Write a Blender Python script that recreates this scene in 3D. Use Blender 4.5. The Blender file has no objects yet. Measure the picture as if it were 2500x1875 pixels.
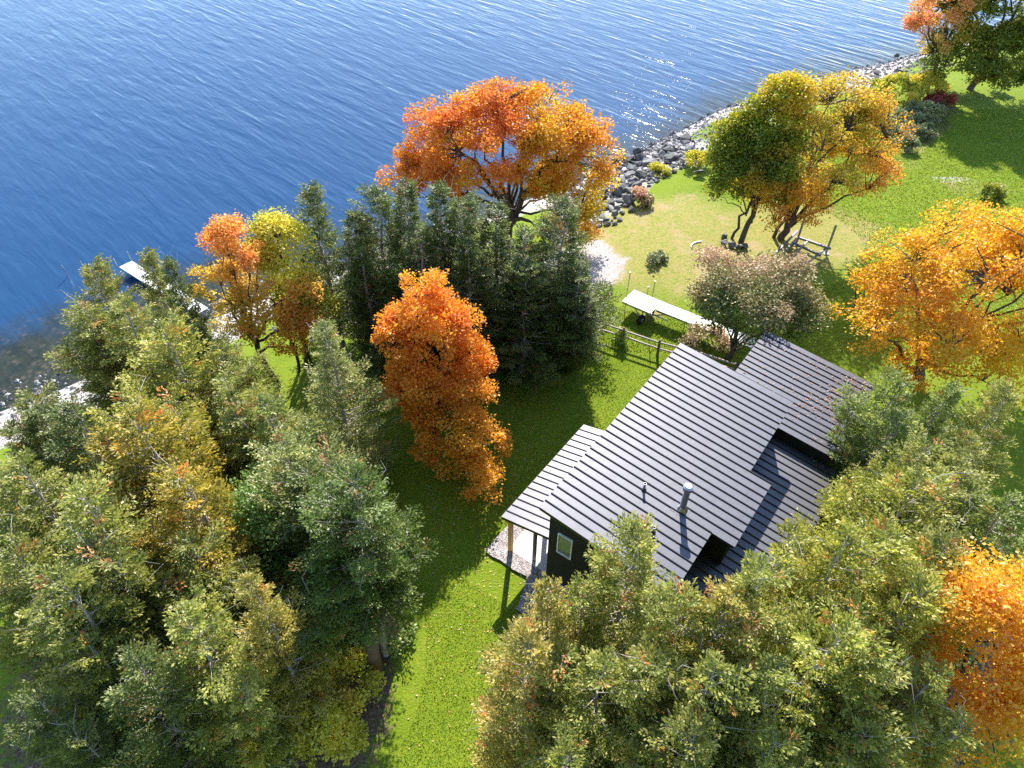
import bpy, math, random
import numpy as np
from mathutils import Vector, Matrix
R_ = math.radians
SC = bpy.context.scene
COL = SC.collection

# ------------------------------------------------------------------ camera, sky, sun, exposure
CAM_H = 29.0
cam_d = bpy.data.cameras.new('camera')
cam = bpy.data.objects.new('camera', cam_d); COL.objects.link(cam)
cam_d.sensor_width = 36.0
cam_d.lens = 36.0 * 1733.0 / 2500.0
cam_d.clip_start = 0.5; cam_d.clip_end = 6000
_p, _r = R_(44.0), R_(0.5)
_f = Vector((0, math.cos(_p), -math.sin(_p)))
_u0 = Vector((0, math.sin(_p), math.cos(_p))); _r0 = Vector((1, 0, 0))
_rt = _r0*math.cos(_r) + _u0*math.sin(_r); _up = -_r0*math.sin(_r) + _u0*math.cos(_r)
M = Matrix((_rt, _up, -_f)).transposed().to_4x4(); M.translation = Vector((0, 0, CAM_H))
cam.matrix_world = M
SC.camera = cam

SUN_EL, SUN_AZ = 37.7, 5.5          # azimuth clockwise from +Y
world = bpy.data.worlds.new('World'); SC.world = world; world.use_nodes = True
wn = world.node_tree.nodes; wn.clear()
w_out = wn.new('ShaderNodeOutputWorld'); w_bg = wn.new('ShaderNodeBackground'); w_sky = wn.new('ShaderNodeTexSky')
w_sky.sky_type = 'NISHITA'; w_sky.sun_disc = False
w_sky.sun_elevation = R_(SUN_EL); w_sky.sun_rotation = R_(SUN_AZ)
w_sky.air_density = 1.0; w_sky.dust_density = 0.2; w_sky.ozone_density = 1.5
w_bg.inputs['Strength'].default_value = 0.15
world.node_tree.links.new(w_sky.outputs[0], w_bg.inputs[0]); world.node_tree.links.new(w_bg.outputs[0], w_out.inputs[0])

sun_d = bpy.data.lights.new('sun', 'SUN'); sun = bpy.data.objects.new('sun', sun_d); COL.objects.link(sun)
sun_d.energy = 5.0; sun_d.angle = R_(0.53); sun_d.color = (1.0, 0.94, 0.85)
_sd = Vector((math.sin(R_(SUN_AZ))*math.cos(R_(SUN_EL)), math.cos(R_(SUN_AZ))*math.cos(R_(SUN_EL)), math.sin(R_(SUN_EL))))
sun.rotation_euler = _sd.to_track_quat('Z', 'Y').to_euler()
sun.location = (0, 0, 60)

SC.view_settings.view_transform = 'Standard'; SC.view_settings.look = 'None'
SC.view_settings.exposure = 1.2; SC.view_settings.gamma = 1.0
SC.view_settings.use_curve_mapping = False
SC.cycles.max_bounces = 8; SC.cycles.diffuse_bounces = 3; SC.cycles.transmission_bounces = 6
SC.cycles.sample_clamp_indirect = 6.0
SC.cycles.sample_clamp_direct = 12.0
SC.cycles.use_denoising = False

# ------------------------------------------------------------------ helpers
def tag(o, label=None, cat=None, group=None, kind=None):
    if label: o['label'] = label
    if cat: o['category'] = cat
    if group: o['group'] = group
    if kind: o['kind'] = kind
    return o

def empty(name, loc=(0, 0, 0), rz=0.0, label=None, cat=None, group=None):
    o = bpy.data.objects.new(name, None); COL.objects.link(o)
    o.empty_display_size = 0.3
    o.location = loc; o.rotation_euler = (0, 0, rz)
    return tag(o, label, cat, group)

def link(name, me, parent=None, loc=(0, 0, 0), rot=(0, 0, 0), scale=(1, 1, 1)):
    o = bpy.data.objects.new(name, me); COL.objects.link(o)
    o.location = loc; o.rotation_euler = rot; o.scale = scale
    if parent: o.parent = parent
    return o

def np_mesh(name, V, F, mat, attrs=None, smooth=False):
    """V (n,3); F (m,k) all faces with k corners; attrs {name: per-vertex floats}"""
    V = np.ascontiguousarray(V, np.float32); F = np.ascontiguousarray(F, np.int32)
    me = bpy.data.meshes.new(name); k = F.shape[1]
    me.vertices.add(len(V)); me.vertices.foreach_set('co', V.ravel())
    me.loops.add(F.size); me.loops.foreach_set('vertex_index', F.ravel())
    me.polygons.add(len(F)); me.polygons.foreach_set('loop_start', np.arange(0, F.size, k, dtype=np.int32))
    try: me.polygons.foreach_set('loop_total', np.full(len(F), k, np.int32))
    except Exception: pass
    me.polygons.foreach_set('use_smooth', np.full(len(F), smooth, bool))
    for an, av in (attrs or {}).items():
        at = me.attributes.new(an, 'FLOAT', 'POINT'); at.data.foreach_set('value', np.ascontiguousarray(av, np.float32))
    me.update(calc_edges=True); me.validate()
    if mat: me.materials.append(mat)
    return me

class MB:
    """collects boxes, hulls and tubes; build() links them as one mesh"""
    def __init__(s): s.v = []; s.f = []
    def add(s, V, F):
        n = len(s.v); s.v += [tuple(map(float, p)) for p in V]; s.f += [tuple(i+n for i in f) for f in F]
    def box(s, x0, x1, y0, y1, z0, z1, M=None):
        V = [(x, y, z) for z in (z0, z1) for y in (y0, y1) for x in (x0, x1)]
        if M is not None: V = [M @ Vector(p) for p in V]
        s.add(V, [(0, 2, 3, 1), (4, 5, 7, 6), (0, 1, 5, 4), (2, 6, 7, 3), (0, 4, 6, 2), (1, 3, 7, 5)])
    def hexa(s, bot, top):
        s.add(list(bot)+list(top), [(3, 2, 1, 0), (4, 5, 6, 7), (0, 1, 5, 4), (1, 2, 6, 5), (2, 3, 7, 6), (3, 0, 4, 7)])
    def tube(s, pts, rad, n=8, cap=True):
        V, F = tube_arr(pts, rad, n)
        F = [tuple(f) for f in F]
        if cap:
            m = len(pts); F.append(tuple(range(n-1, -1, -1))); F.append(tuple((m-1)*n+i for i in range(n)))
        s.add(V, F)
    def bar(s, p, q, w, h=None):
        p, q = Vector(p), Vector(q); d = (q-p); L = d.length
        Mx = Matrix.Translation(p) @ d.to_track_quat('X', 'Z').to_matrix().to_4x4(); h = h or w
        s.box(0, L, -w/2, w/2, -h/2, h/2, Mx)
    def mesh(s, name, mat, smooth=False):
        me = bpy.data.meshes.new(name); me.from_pydata(s.v, [], s.f); me.update()
        if smooth: me.polygons.foreach_set('use_smooth', np.ones(len(me.polygons), bool))
        if mat: me.materials.append(mat)
        return me
    def build(s, name, mat, parent=None, loc=(0, 0, 0), rot=(0, 0, 0), smooth=False):
        return link(name, s.mesh(name, mat, smooth), parent, loc, rot)

def tube_arr(pts, rad, n=6):
    P = np.asarray(pts, float); m = len(P)
    r = np.broadcast_to(np.asarray(rad, float), (m,))
    T = np.gradient(P, axis=0); T /= np.linalg.norm(T, axis=1, keepdims=True)+1e-9
    ref = np.array([0., 0, 1.]) if abs(T.mean(0)[2]) < .8*np.linalg.norm(T.mean(0)) else np.array([1., 0, 0])
    A = np.cross(T, ref); A /= np.linalg.norm(A, axis=1, keepdims=True)+1e-9
    B = np.cross(T, A)
    ang = np.arange(n)*2*np.pi/n
    V = P[:, None, :] + r[:, None, None]*(np.cos(ang)[None, :, None]*A[:, None, :]+np.sin(ang)[None, :, None]*B[:, None, :])
    i = np.arange(m-1)[:, None]*n; j = np.arange(n)[None, :]; j2 = (j+1) % n
    F = np.stack([i+j, i+j2, i+n+j2, i+n+j], -1).reshape(-1, 4)
    return V.reshape(-1, 3), F

class Tubes:
    def __init__(s): s.V = []; s.F = []; s.n = 0
    def add(s, pts, rad, n=5):
        V, F = tube_arr(pts, rad, n); s.V.append(V); s.F.append(F+s.n); s.n += len(V)
    def mesh(s, name, mat): return np_mesh(name, np.concatenate(s.V), np.concatenate(s.F), mat, smooth=True)

def unit(a): return a/(np.linalg.norm(a, axis=-1, keepdims=True)+1e-9)

def leaves(P, D, N, L, W):
    """folded rhombic leaves -> V, F"""
    D = unit(D); S = unit(np.cross(D, N)); U = np.cross(S, D)
    L = L[:, None]; W = W[:, None]
    mid = P + D*L*.48 - U*W*.14
    V = np.stack([P, mid+S*W*.5+U*W*.22, P+D*L, mid-S*W*.5+U*W*.22], 1).reshape(-1, 3)
    return V, np.arange(len(P)*4).reshape(-1, 4)

class Wob:
    """cheap smooth 3D noise: sum of random sines, about -1..1"""
    def __init__(s, rng, freq=1.0, n=9):
        s.k = rng.normal(size=(n, 3))*freq; s.p = rng.uniform(0, 6.28, n); s.n = n
    def __call__(s, P): return np.sin(P @ s.k.T + s.p).sum(-1)/math.sqrt(s.n/2.0)/1.6

# ------------------------------------------------------------------ node materials
class NT:
    def __init__(s, name):
        s.m = bpy.data.materials.new(name); s.m.use_nodes = True; s.t = s.m.node_tree; s.t.nodes.clear()
        s.out = s.n('ShaderNodeOutputMaterial')
    def n(s, t, **kw):
        x = s.t.nodes.new(t)
        for k, v in kw.items(): setattr(x, k, v)
        return x
    def l(s, a, b): s.t.links.new(a, b)
    def val(s, inp, v):
        if hasattr(v, 'is_output') or isinstance(v, bpy.types.NodeSocket): s.l(v, inp)
        else: inp.default_value = v
    def noise(s, scale, detail=4, rough=.6, vec=None, dist=0.0):
        x = s.n('ShaderNodeTexNoise'); x.inputs['Scale'].default_value = scale; x.inputs['Detail'].default_value = detail
        x.inputs['Roughness'].default_value = rough; x.inputs['Distortion'].default_value = dist
        if vec is not None: s.l(vec, x.inputs['Vector'])
        return x.outputs['Fac']
    def pos(s): return s.n('ShaderNodeNewGeometry').outputs['Position']
    def objc(s): return s.n('ShaderNodeTexCoord').outputs['Object']
    def attr(s, name): return s.n('ShaderNodeAttribute', attribute_name=name).outputs['Fac']
    def math(s, op, a, b=0.0, c=0.0, clamp=False):
        x = s.n('ShaderNodeMath', operation=op); x.use_clamp = clamp
        for i, v in enumerate((a, b, c)): s.val(x.inputs[i], v)
        return x.outputs[0]
    def sstep(s, v, a, b):
        x = s.n('ShaderNodeMapRange'); x.interpolation_type = 'SMOOTHSTEP'; s.val(x.inputs[0], v)
        x.inputs[1].default_value = a; x.inputs[2].default_value = b
        return x.outputs[0]
    def ramp(s, fac, stops, mode='LINEAR'):
        x = s.n('ShaderNodeValToRGB'); x.color_ramp.interpolation = mode; e = x.color_ramp.elements
        while len(e) < len(stops): e.new(0.5)
        for q, (p, c) in zip(e, stops): q.position = p; q.color = (*c, 1)
        s.val(x.inputs[0], fac); return x.outputs[0]
    def mix(s, fac, a, b, mode='MIX'):
        x = s.n('ShaderNodeMix', data_type='RGBA', blend_type=mode)
        s.val(x.inputs[0], fac)
        for i, v in ((6, a), (7, b)): s.val(x.inputs[i], (*v, 1) if isinstance(v, tuple) and len(v) == 3 else v)
        return x.outputs[2]
    def bump(s, h, strength=.5, dist=.05, normal=None):
        x = s.n('ShaderNodeBump'); s.l(h, x.inputs['Height']); x.inputs['Strength'].default_value = strength; x.inputs['Distance'].default_value = dist
        if normal is not None: s.l(normal, x.inputs['Normal'])
        return x.outputs[0]
    def pbr(s, col, rough=.8, metal=0.0, spec=.5, normal=None, **kw):
        b = s.n('ShaderNodeBsdfPrincipled')
        s.val(b.inputs['Base Color'], (*col, 1) if isinstance(col, tuple) else col)
        s.val(b.inputs['Roughness'], rough); b.inputs['Metallic'].default_value = metal
        b.inputs['Specular IOR Level'].default_value = spec
        if normal is not None: s.l(normal, b.inputs['Normal'])
        for k, v in kw.items(): s.val(b.inputs[k], v)
        s.l(b.outputs[0], s.out.inputs[0]); return s.m

def simple(name, col, rough=.7, metal=0.0, spec=.5, var=.18, scale=3.0):
    t = NT(name); nz = t.noise(scale, 5, .65, t.pos())
    c = t.mix(nz, tuple(q*(1-var) for q in col), tuple(min(1, q*(1+var)) for q in col))
    return t.pbr(c, rough, metal, spec, t.bump(nz, .15, .02))

def leaf_mat(name, stops, trans=.5, objcol=False, gloss=.03):
    t = NT(name); tint = t.attr('tint')
    c = t.ramp(tint, stops)
    if objcol:
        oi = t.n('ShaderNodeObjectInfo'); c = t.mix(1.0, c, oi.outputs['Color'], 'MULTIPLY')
    d = t.n('ShaderNodeBsdfDiffuse'); t.l(c, d.inputs[0])
    tr = t.n('ShaderNodeBsdfTranslucent'); t.l(c, tr.inputs[0])
    m = t.n('ShaderNodeMixShader'); m.inputs[0].default_value = trans; t.l(d.outputs[0], m.inputs[1]); t.l(tr.outputs[0], m.inputs[2])
    g = t.n('ShaderNodeBsdfGlossy'); g.inputs['Roughness'].default_value = .45; g.inputs[0].default_value = (1, 1, 1, 1)
    m2 = t.n('ShaderNodeMixShader'); m2.inputs[0].default_value = gloss
    t.l(m.outputs[0], m2.inputs[1]); t.l(g.outputs[0], m2.inputs[2]); t.l(m2.outputs[0], t.out.inputs[0])
    return t.m

# ------------------------------------------------------------------ terrain
SX = [-2600, -400, -60, -31, -28, -21.5, -16.5, -8, -1.5, 6.8, 13.7, 21.7, 34.8, 45, 68, 140, 600, 3000]
SY = [-1800, -250, 4, 29, 31, 37.4, 42, 46.5, 53, 58.5, 65.5, 73.7, 83, 88, 102, 150, 450, 1900]
LAKE_Z = -2.0
def sdist(x, y): return .8*(np.interp(x, SX, SY)-y)      # metres inland from the shoreline, negative in the lake
def tz(x, y):
    d = sdist(x, y); s = np.clip(d/13, 0, 1)
    w = .05*np.sin(x*.31+1.3)*np.sin(y*.27)+.03*np.sin(x*.83-y*.61)
    return np.where(d < 0, np.maximum(-2+.12*d, -7), -2+2*s*(2-s)) + w*np.clip(d/20, 0, 1)
def tz1(x, y): return float(tz(np.float64(x), np.float64(y)))

def axis(lo, hi, step, far):
    a = list(np.arange(lo, hi+step/2, step)); g = step
    while a[-1] < far: g *= 1.35; a.append(a[-1]+g)
    g = step
    while a[0] > -far: g *= 1.35; a.insert(0, a[0]-g)
    return np.array(a)
def grid(xs, ys):
    X, Y = np.meshgrid(xs, ys); nx, ny = len(xs), len(ys)
    i = (np.arange(ny-1)[:, None]*nx+np.arange(nx-1)[None, :]).reshape(-1)
    return X.ravel(), Y.ravel(), np.stack([i, i+1, i+nx+1, i+nx], 1)
def blob(x, y, cx, cy, rx, ry, a=0.0):
    c, s = math.cos(R_(a)), math.sin(R_(a)); dx, dy = x-cx, y-cy
    return np.clip(1.35-np.sqrt(((dx*c+dy*s)/rx)**2+((-dx*s+dy*c)/ry)**2), 0, 1)

gx, gy, gf = grid(axis(-45, 80, .7, 2400), axis(-8, 110, .7, 2400))
gz = tz(gx, gy); gd = sdist(gx, gy)
mx = np.maximum
m_beach = np.clip((3.6+1.2*np.sin(gx*.21)+2.2*blob(gx, gy, -20, 30, 14, 9)+3.0*blob(gx, gy, 32, 78, 14, 9)-gd)/2.2, 0, 1)
m_beach = mx(m_beach, 1.1*blob(gx, gy, 4.9, 42.2, 3.3, 3.0, 20)); m_beach = mx(m_beach, .85*blob(gx, gy, 5.8, 44.4, 1.9, 1.9, 0)); m_beach = mx(m_beach, blob(gx, gy, -2, 40.2, 6.5, 2.2, 10)); m_beach = mx(m_beach, .62*blob(gx, gy, 7.2, 42.8, 2.2, 1.1, 20)); m_beach = mx(m_beach, .9*blob(gx, gy, 14.5, 62, 4.5, 5, 45))
m_beach = mx(m_beach, .8*blob(gx, gy, 4.0, 38.6, 2.2, 1.2, -20))
m_beach = mx(m_beach, .62*np.clip((9.5-.25*np.maximum(gx-8,0)-gd)/2, 0, 1)*np.clip((gx-1)/3, 0, 1)*np.clip((16.5-gx)/2.5, 0, 1))
m_dry = mx(blob(gx, gy, 12, 45.5, 8.5, 8, 30), .9*blob(gx, gy, 21, 46.5, 9, 6, 10)); m_dry = mx(m_dry, .55*blob(gx, gy, 38, 54, 5, 2.6, 0))
m_dry = mx(m_dry, .5*blob(gx, gy, 8.5, 37.5, 4, 3)); m_dry = mx(m_dry, .45*blob(gx, gy, 33.5, 58, 8, 2.5, 20)); m_dry = mx(m_dry, .8*blob(gx, gy, 37.5, 63, 6, 1.6, 48))
m_earth = mx(blob(gx, gy, -12, 13, 9.5, 9, 0), blob(gx, gy, 9, 6, 11, 6.5, 30)); m_earth = mx(m_earth, blob(gx, gy, 18, 17, 8, 8)); m_earth = mx(m_earth, blob(gx, gy, -6.2, 12.5, 2.6, 4, 0))
m_earth = mx(m_earth, .8*blob(gx, gy, -2.5, 35.5, 8, 3.2, 0)); m_earth = mx(m_earth, .9*blob(gx, gy, 40, 68, 6, 3, 50))
m_earth *= 1-blob(gx, gy, -1.5, 12, 3.4, 5, 0)
m_pale = mx(blob(gx, gy, 38.6, 53.9, 2.2, .28, -4), .5*blob(gx, gy, 37, 55.5, 4, 1.1, -5))

t = NT('ground'); P = t.pos()
n1, n2, n3 = t.noise(.35, 5, .6, P), t.noise(2.6, 5, .7, P), t.noise(22, 3, .7, P)
n4 = t.noise(9, 4, .75, P)
def edge(t, name, amt=.75):
    v = t.math('ADD', t.attr(name), t.math('MULTIPLY', t.math('SUBTRACT', t.math('ADD', t.math('MULTIPLY', n1, .4), t.math('MULTIPLY', n2, .6)), .5), amt*1.6))
    return t.sstep(v, .38, .66)
blade = t.ramp(n3, [(.3, (.085, .15, .008)), (.52, (.18, .265, .014)), (.72, (.30, .36, .05))])
blade = t.mix(t.math('MULTIPLY', t.sstep(n4, .52, .7), .5), blade, (.36, .38, .10)); blade = t.mix(t.math('MULTIPLY', t.sstep(n4, .46, .32), .45), blade, (.06, .10, .006))
lawn = t.mix(t.sstep(n2, .35, .7), blade, t.mix(.5, blade, (.24, .29, .014)))
lawn = t.mix(t.sstep(n1, .42, .68), lawn, t.mix(.45, lawn, (.115, .20, .006)))
dryc = t.mix(t.sstep(n3, .3, .65), (.22, .21, .04), t.mix(t.sstep(n4, .38, .62), (.48, .40, .17), (.34, .33, .07))); dryc = t.mix(t.sstep(n2, .48, .62), dryc, t.mix(.6, dryc, (.17, .25, .02))); dryc = t.mix(t.math('MULTIPLY', t.sstep(n1, .5, .66), t.sstep(n4, .35, .6)), dryc, (.46, .32, .19))
earth = t.mix(t.sstep(n4, .38, .62), (.085, .058, .04), t.mix(t.sstep(n3, .4, .65), (.30, .20, .15), (.17, .12, .075)))
vor = t.n('ShaderNodeTexVoronoi'); vor.inputs['Scale'].default_value = 7; t.l(P, vor.inputs['Vector'])
beach = t.mix(t.sstep(n4, .35, .7), (.42, .38, .36), (.70, .65, .62)); beach = t.mix(.4, beach, t.mix(t.math('MULTIPLY', vor.outputs['Distance'], 1.4, clamp=True), (.72, .68, .66), (.28, .25, .24)))
c = t.mix(edge(t, 'dry'), lawn, dryc); c = t.mix(edge(t, 'earth', .9), c, earth); c = t.mix(t.math('MULTIPLY', edge(t, 'pale', .8), .8), c, (.62, .58, .5))
c = t.mix(edge(t, 'beach', .7), c, beach)
MAT_GROUND = t.pbr(c, .92, 0, .15, t.bump(t.math('ADD', n3, t.math('MULTIPLY', n4, 1.2)), .75, .09))
ground = link('ground', np_mesh('ground', np.stack([gx, gy, gz], 1), gf, MAT_GROUND, dict(beach=m_beach, dry=m_dry, earth=m_earth, pale=m_pale), True))
tag(ground, 'mown green lawn with dry patches and bare earth sloping to the lake', kind='structure')

# lake
lx, ly, lf = grid(axis(-60, 90, 1.5, 2600), axis(0, 160, 1.5, 2600))
ld = -sdist(lx, ly)
sh = np.maximum(np.clip(1.15-(ld-2.5)/9.0, 0, 1)*np.clip((-10-lx)/9, .0, 1), np.clip(1-ld/11.0, 0, 1)*.72)
keep = (ld[lf] > -9).any(1)
t = NT('lake'); P = t.pos()
rot = t.n('ShaderNodeMapping'); rot.inputs['Rotation'].default_value = (0, 0, R_(-44)); t.l(P, rot.inputs['Vector'])
st = t.n('ShaderNodeMapping'); st.inputs['Scale'].default_value = (1.0, .17, 1); t.l(rot.outputs[0], st.inputs['Vector'])
w1 = t.noise(.95, 2, .5, st.outputs[0], .35); w2 = t.noise(2.1, 3, .6, st.outputs[0], .4)
st2 = t.n('ShaderNodeMapping'); st2.inputs['Scale'].default_value = (1.0, .45, 1); st2.inputs['Rotation'].default_value = (0, 0, R_(-14)); t.l(rot.outputs[0], st2.inputs['Vector'])
w3 = t.noise(4.2, 4, .65, st2.outputs[0], .2)
gust = t.noise(.035, 3, .5, P)
hgt = t.math('ADD', t.math('MULTIPLY', w1, 1.0), t.math('ADD', t.math('MULTIPLY', w2, .30), t.math('MULTIPLY', w3, .075)))
hgt = t.math('MULTIPLY', hgt, t.math('ADD', .35, t.math('MULTIPLY', gust, 1.3)))
wb = t.bump(hgt, 1.0, .135)
stn = t.n('ShaderNodeTexVoronoi'); stn.inputs['Scale'].default_value = 1.9; t.l(P, stn.inputs['Vector'])
weed = t.mix(t.sstep(t.noise(1.3, 5, .7, P), .4, .62), (.018, .022, .012), t.mix(t.sstep(stn.outputs['Distance'], .15, .5), (.085, .075, .05), (.03, .033, .018)))
shv = t.math('ADD', t.attr('shallow'), t.math('MULTIPLY', t.math('SUBTRACT', t.noise(.45, 5, .65, P), .5), .7))
lc = t.mix(t.sstep(shv, .2, .85), (.009, .048, .125), weed)
MAT_LAKE = t.pbr(lc, .045, 0, .5, wb, IOR=1.333)
lake = link('lake', np_mesh('lake', np.stack([lx, ly, np.full_like(lx, LAKE_Z)], 1), lf[keep], MAT_LAKE, dict(shallow=sh), True))
tag(lake, 'blue rippled lake with weedy shallows along the near shore', kind='structure')

# ------------------------------------------------------------------ house
t = NT('charcoal_metal'); P = t.pos(); nz = t.noise(1.1, 3, .5, P); nf = t.noise(14, 4, .6, P)
MAT_ROOF = t.pbr(t.mix(nf, (.12, .12, .135), (.15, .15, .168)), t.math('ADD', .47, t.math('MULTIPLY', nf, .06)), 1.0, .5, t.bump(nz, .25, .03))
MAT_PORCH = MAT_ROOF
MAT_TRIM = simple('black_trim', (.02, .02, .022), .45, 0, .5)
MAT_RIB = simple('shaded_seam', (.018, .018, .022), .5, 0, .4)  # near-black colour carries the shade on the backlit seam sides
t = NT('dark_siding'); oc = t.objc(); bx_ = t.n('ShaderNodeTexWave'); bx_.inputs['Scale'].default_value = 1.2; t.l(oc, bx_.inputs['Vector'])
nf = t.noise(6, 5, .7, oc)
MAT_WALL = t.pbr(t.mix(nf, (.018, .019, .014), (.032, .033, .024)), .75, 0, .25, t.bump(nf, .3, .02))
MAT_CONC = simple('concrete', (.74, .73, .71), .85, 0, .2, .08, 2.0)
MAT_TIMBER = simple('golden_timber', (.62, .33, .09), .6, 0, .3, .2, 12)
MAT_WHITE = simple('white_paint', (.8, .8, .78), .45, 0, .4, .04)
t = NT('window_glass'); MAT_GLASS = t.pbr((.17, .20, .14), .05, 0, .8)  # grey-green base colour stands in for the trees mirrored in the pane
MAT_STEEL = simple('galvanised_steel', (.55, .55, .56), .28, .9, .5, .12, 6)
t = NT('river_gravel'); oc = t.pos(); v = t.n('ShaderNodeTexVoronoi'); v.inputs['Scale'].default_value = 16; t.l(oc, v.inputs['Vector'])
gc = t.ramp(v.outputs['Color'], [(.2, (.20, .17, .17)), (.5, (.36, .32, .32)), (.85, (.55, .51, .5))])
gc = t.mix(t.sstep(v.outputs['Distance'], .02, .06), t.mix(.2, gc, gc), gc)
MAT_GRAVEL = t.pbr(gc, .85, 0, .3, t.bump(v.outputs['Distance'], .9, -.05))

house = empty('house', (1.5225, 16.204, 0), R_(90-35.8), 'black shed roofed house with standing seam metal roofs and a lakeside porch', 'house')
SL = math.tan(R_(6.2))
A0, A1, BT, BL, ZT = -.30, 11.60, .32, -5.35, 6.90       # main roof: along a, top edge b, low edge b, z at the top edge
def zmain(b): return ZT - SL*(BT-b)
def zwing(b): return 4.20 + SL*(b+5.2)
def zgar(b): return 4.80 + SL*(b+5.2)
PS = math.tan(R_(13.0)); PB0, PB1, PZ1 = .0, 2.93, 2.92
def zporch(b): return PZ1 + PS*(PB1-b)

def wall_block(mb, a0, a1, b0, b1, z0, zf):
    mb.hexa([(a0, b0, z0), (a1, b0, z0), (a1, b1, z0), (a0, b1, z0)], [(a0, b0, zf(b0)), (a1, b0, zf(b0)), (a1, b1, zf(b1)), (a0, b1, zf(b1))])
mb = MB(); wall_block(mb, 0, 11.25, -5.05, 0, -.3, lambda b: zmain(b)-.12); mb.build('wall', MAT_WALL, house)
mb = MB(); wall_block(mb, 3.35, 6.2, -6.0, -5.052, 3.0, lambda b: zmain(b)-.12); mb.build('bump_out_wall', MAT_WALL, house)
mb = MB(); wall_block(mb, -.2, 11.2, -8.1, -5.054, -.3, lambda b: zwing(b)-.10); mb.build('wing_wall', MAT_WALL, house)
mb = MB(); wall_block(mb, 11.254, 17.0, -7.7, -2.35, -.3, lambda b: zgar(b)-.10); mb.build('garage_wall', MAT_WALL, house)

def roof(name, a0, a1, b_lo, b_hi, zf, mat, label=None, n=None, slope=None):
    """a roof deck with its fascia; panels and seams are its pieces"""
    mb = MB()
    mb.hexa([(a0, b_lo, zf(b_lo)-.16), (a1, b_lo, zf(b_lo)-.16), (a1, b_hi, zf(b_hi)-.16), (a0, b_hi, zf(b_hi)-.16)],
            [(a0, b_lo, zf(b_lo)-.006), (a1, b_lo, zf(b_lo)-.006), (a1, b_hi, zf(b_hi)-.006), (a0, b_hi, zf(b_hi)-.006)])
    o = mb.build(name, MAT_TRIM, house)
    n = n or round((a1-a0)/.41); w = (a1-a0)/n
    cache = {}
    for i in range(n):
        x0 = a0+i*w; lo = b_lo
        if name == 'main_roof' and 3.1 < x0+w/2 < 6.55: lo = -6.3
        key = round(lo, 2)
        if key not in cache:
            m = MB(); e = .02
            for (p, q, h0, h1) in ((.004, w-.004, -.006, .014),):
                m.hexa([(p, lo-e, zf(lo-e)+h0), (q, lo-e, zf(lo-e)+h0), (q, b_hi+e, zf(b_hi+e)+h0), (p, b_hi+e, zf(b_hi+e)+h0)],
                       [(p, lo-e, zf(lo-e)+h1), (q, lo-e, zf(lo-e)+h1), (q, b_hi+e, zf(b_hi+e)+h1), (p, b_hi+e, zf(b_hi+e)+h1)])
            cache[key] = m.mesh('roof_panel', mat)
            m = MB(); p, q, h0, h1 = w-.016, w+.016, .0, .056
            m.hexa([(p, lo-e, zf(lo-e)+h0), (q, lo-e, zf(lo-e)+h0), (q, b_hi+e, zf(b_hi+e)+h0), (p, b_hi+e, zf(b_hi+e)+h0)],
                   [(p, lo-e, zf(lo-e)+h1), (q, lo-e, zf(lo-e)+h1), (q, b_hi+e, zf(b_hi+e)+h1), (p, b_hi+e, zf(b_hi+e)+h1)])
            cache[key, 's'] = m.mesh('roof_seam', MAT_RIB)
        link('roof_panel', cache[key], o, (x0, 0, 0))
        if i < n-1: link('roof_seam', cache[key, 's'], o, (x0, 0, 0))
    return o
main_roof = roof('main_roof', A0, A1, BL, BT, zmain, MAT_ROOF)
mb = MB(); lo, hi = -6.28, BL-.002
mb.hexa([(3.0, lo, zmain(lo)-.16), (6.62, lo, zmain(lo)-.16), (6.62, hi, zmain(hi)-.16), (3.0, hi, zmain(hi)-.16)],
        [(3.0, lo, zmain(lo)-.008), (6.62, lo, zmain(lo)-.008), (6.62, hi, zmain(hi)-.008), (3.0, hi, zmain(hi)-.008)])
mb.build('eave_extension', MAT_TRIM, main_roof)
roof('wing_roof', -.55, 11.2, -8.45, -5.056, zwing, MAT_ROOF)
roof('garage_roof', 11.256, 17.25, -8.0, -2.15, zgar, MAT_ROOF)
porch_roof = roof('porch_roof', .75, 7.65, .012, PB1, zporch, MAT_PORCH)
for a_ in (1.1, 4.2, 7.25):
    mb = MB(); mb.box(a_-.09, a_+.09, 2.58, 2.76, .1, zporch(2.67)-.16); mb.build('porch_post', MAT_TIMBER, house)
mb = MB(); mb.box(1.22, 1.36, 1.38, 1.52, .1, zporch(1.45)-.16); o = mb.build('porch_post', MAT_TRIM, house); o['label'] = 'slim dark grey porch post by the slab edge'
mb = MB(); mb.box(.8, 7.6, 2.55, 2.79, zporch(2.8)-.34, zporch(2.8)-.165); mb.build('porch_beam', MAT_TIMBER, house)
mb = MB(); mb.box(1.08, 7.7, .004, 2.78, -.1, .10); mb.build('porch_slab', MAT_CONC, house)

def window(a_face, b0, b1, z0, z1):
    w = empty('window', (0, 0, 0)); w.parent = house
    m = MB(); f = .05
    for (p, q, r, s) in ((b0, b1, z0, z0+f), (b0, b1, z1-f, z1), (b0, b0+f, z0+f, z1-f), (b1-f, b1, z0+f, z1-f)):
        m.box(a_face-.07, a_face+.02, p, q, r, s)
    m.build('frame', MAT_WHITE, w)
    m = MB(); m.box(a_face-.028, a_face-.012, b0+f, b1-f, z0+f, z1-f); m.build('pane', MAT_GLASS, w)
window(0.0, -1.12, -.44, 4.28, 5.58)
window(0.0, -1.45, -.75, 1.0, 2.0)

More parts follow.
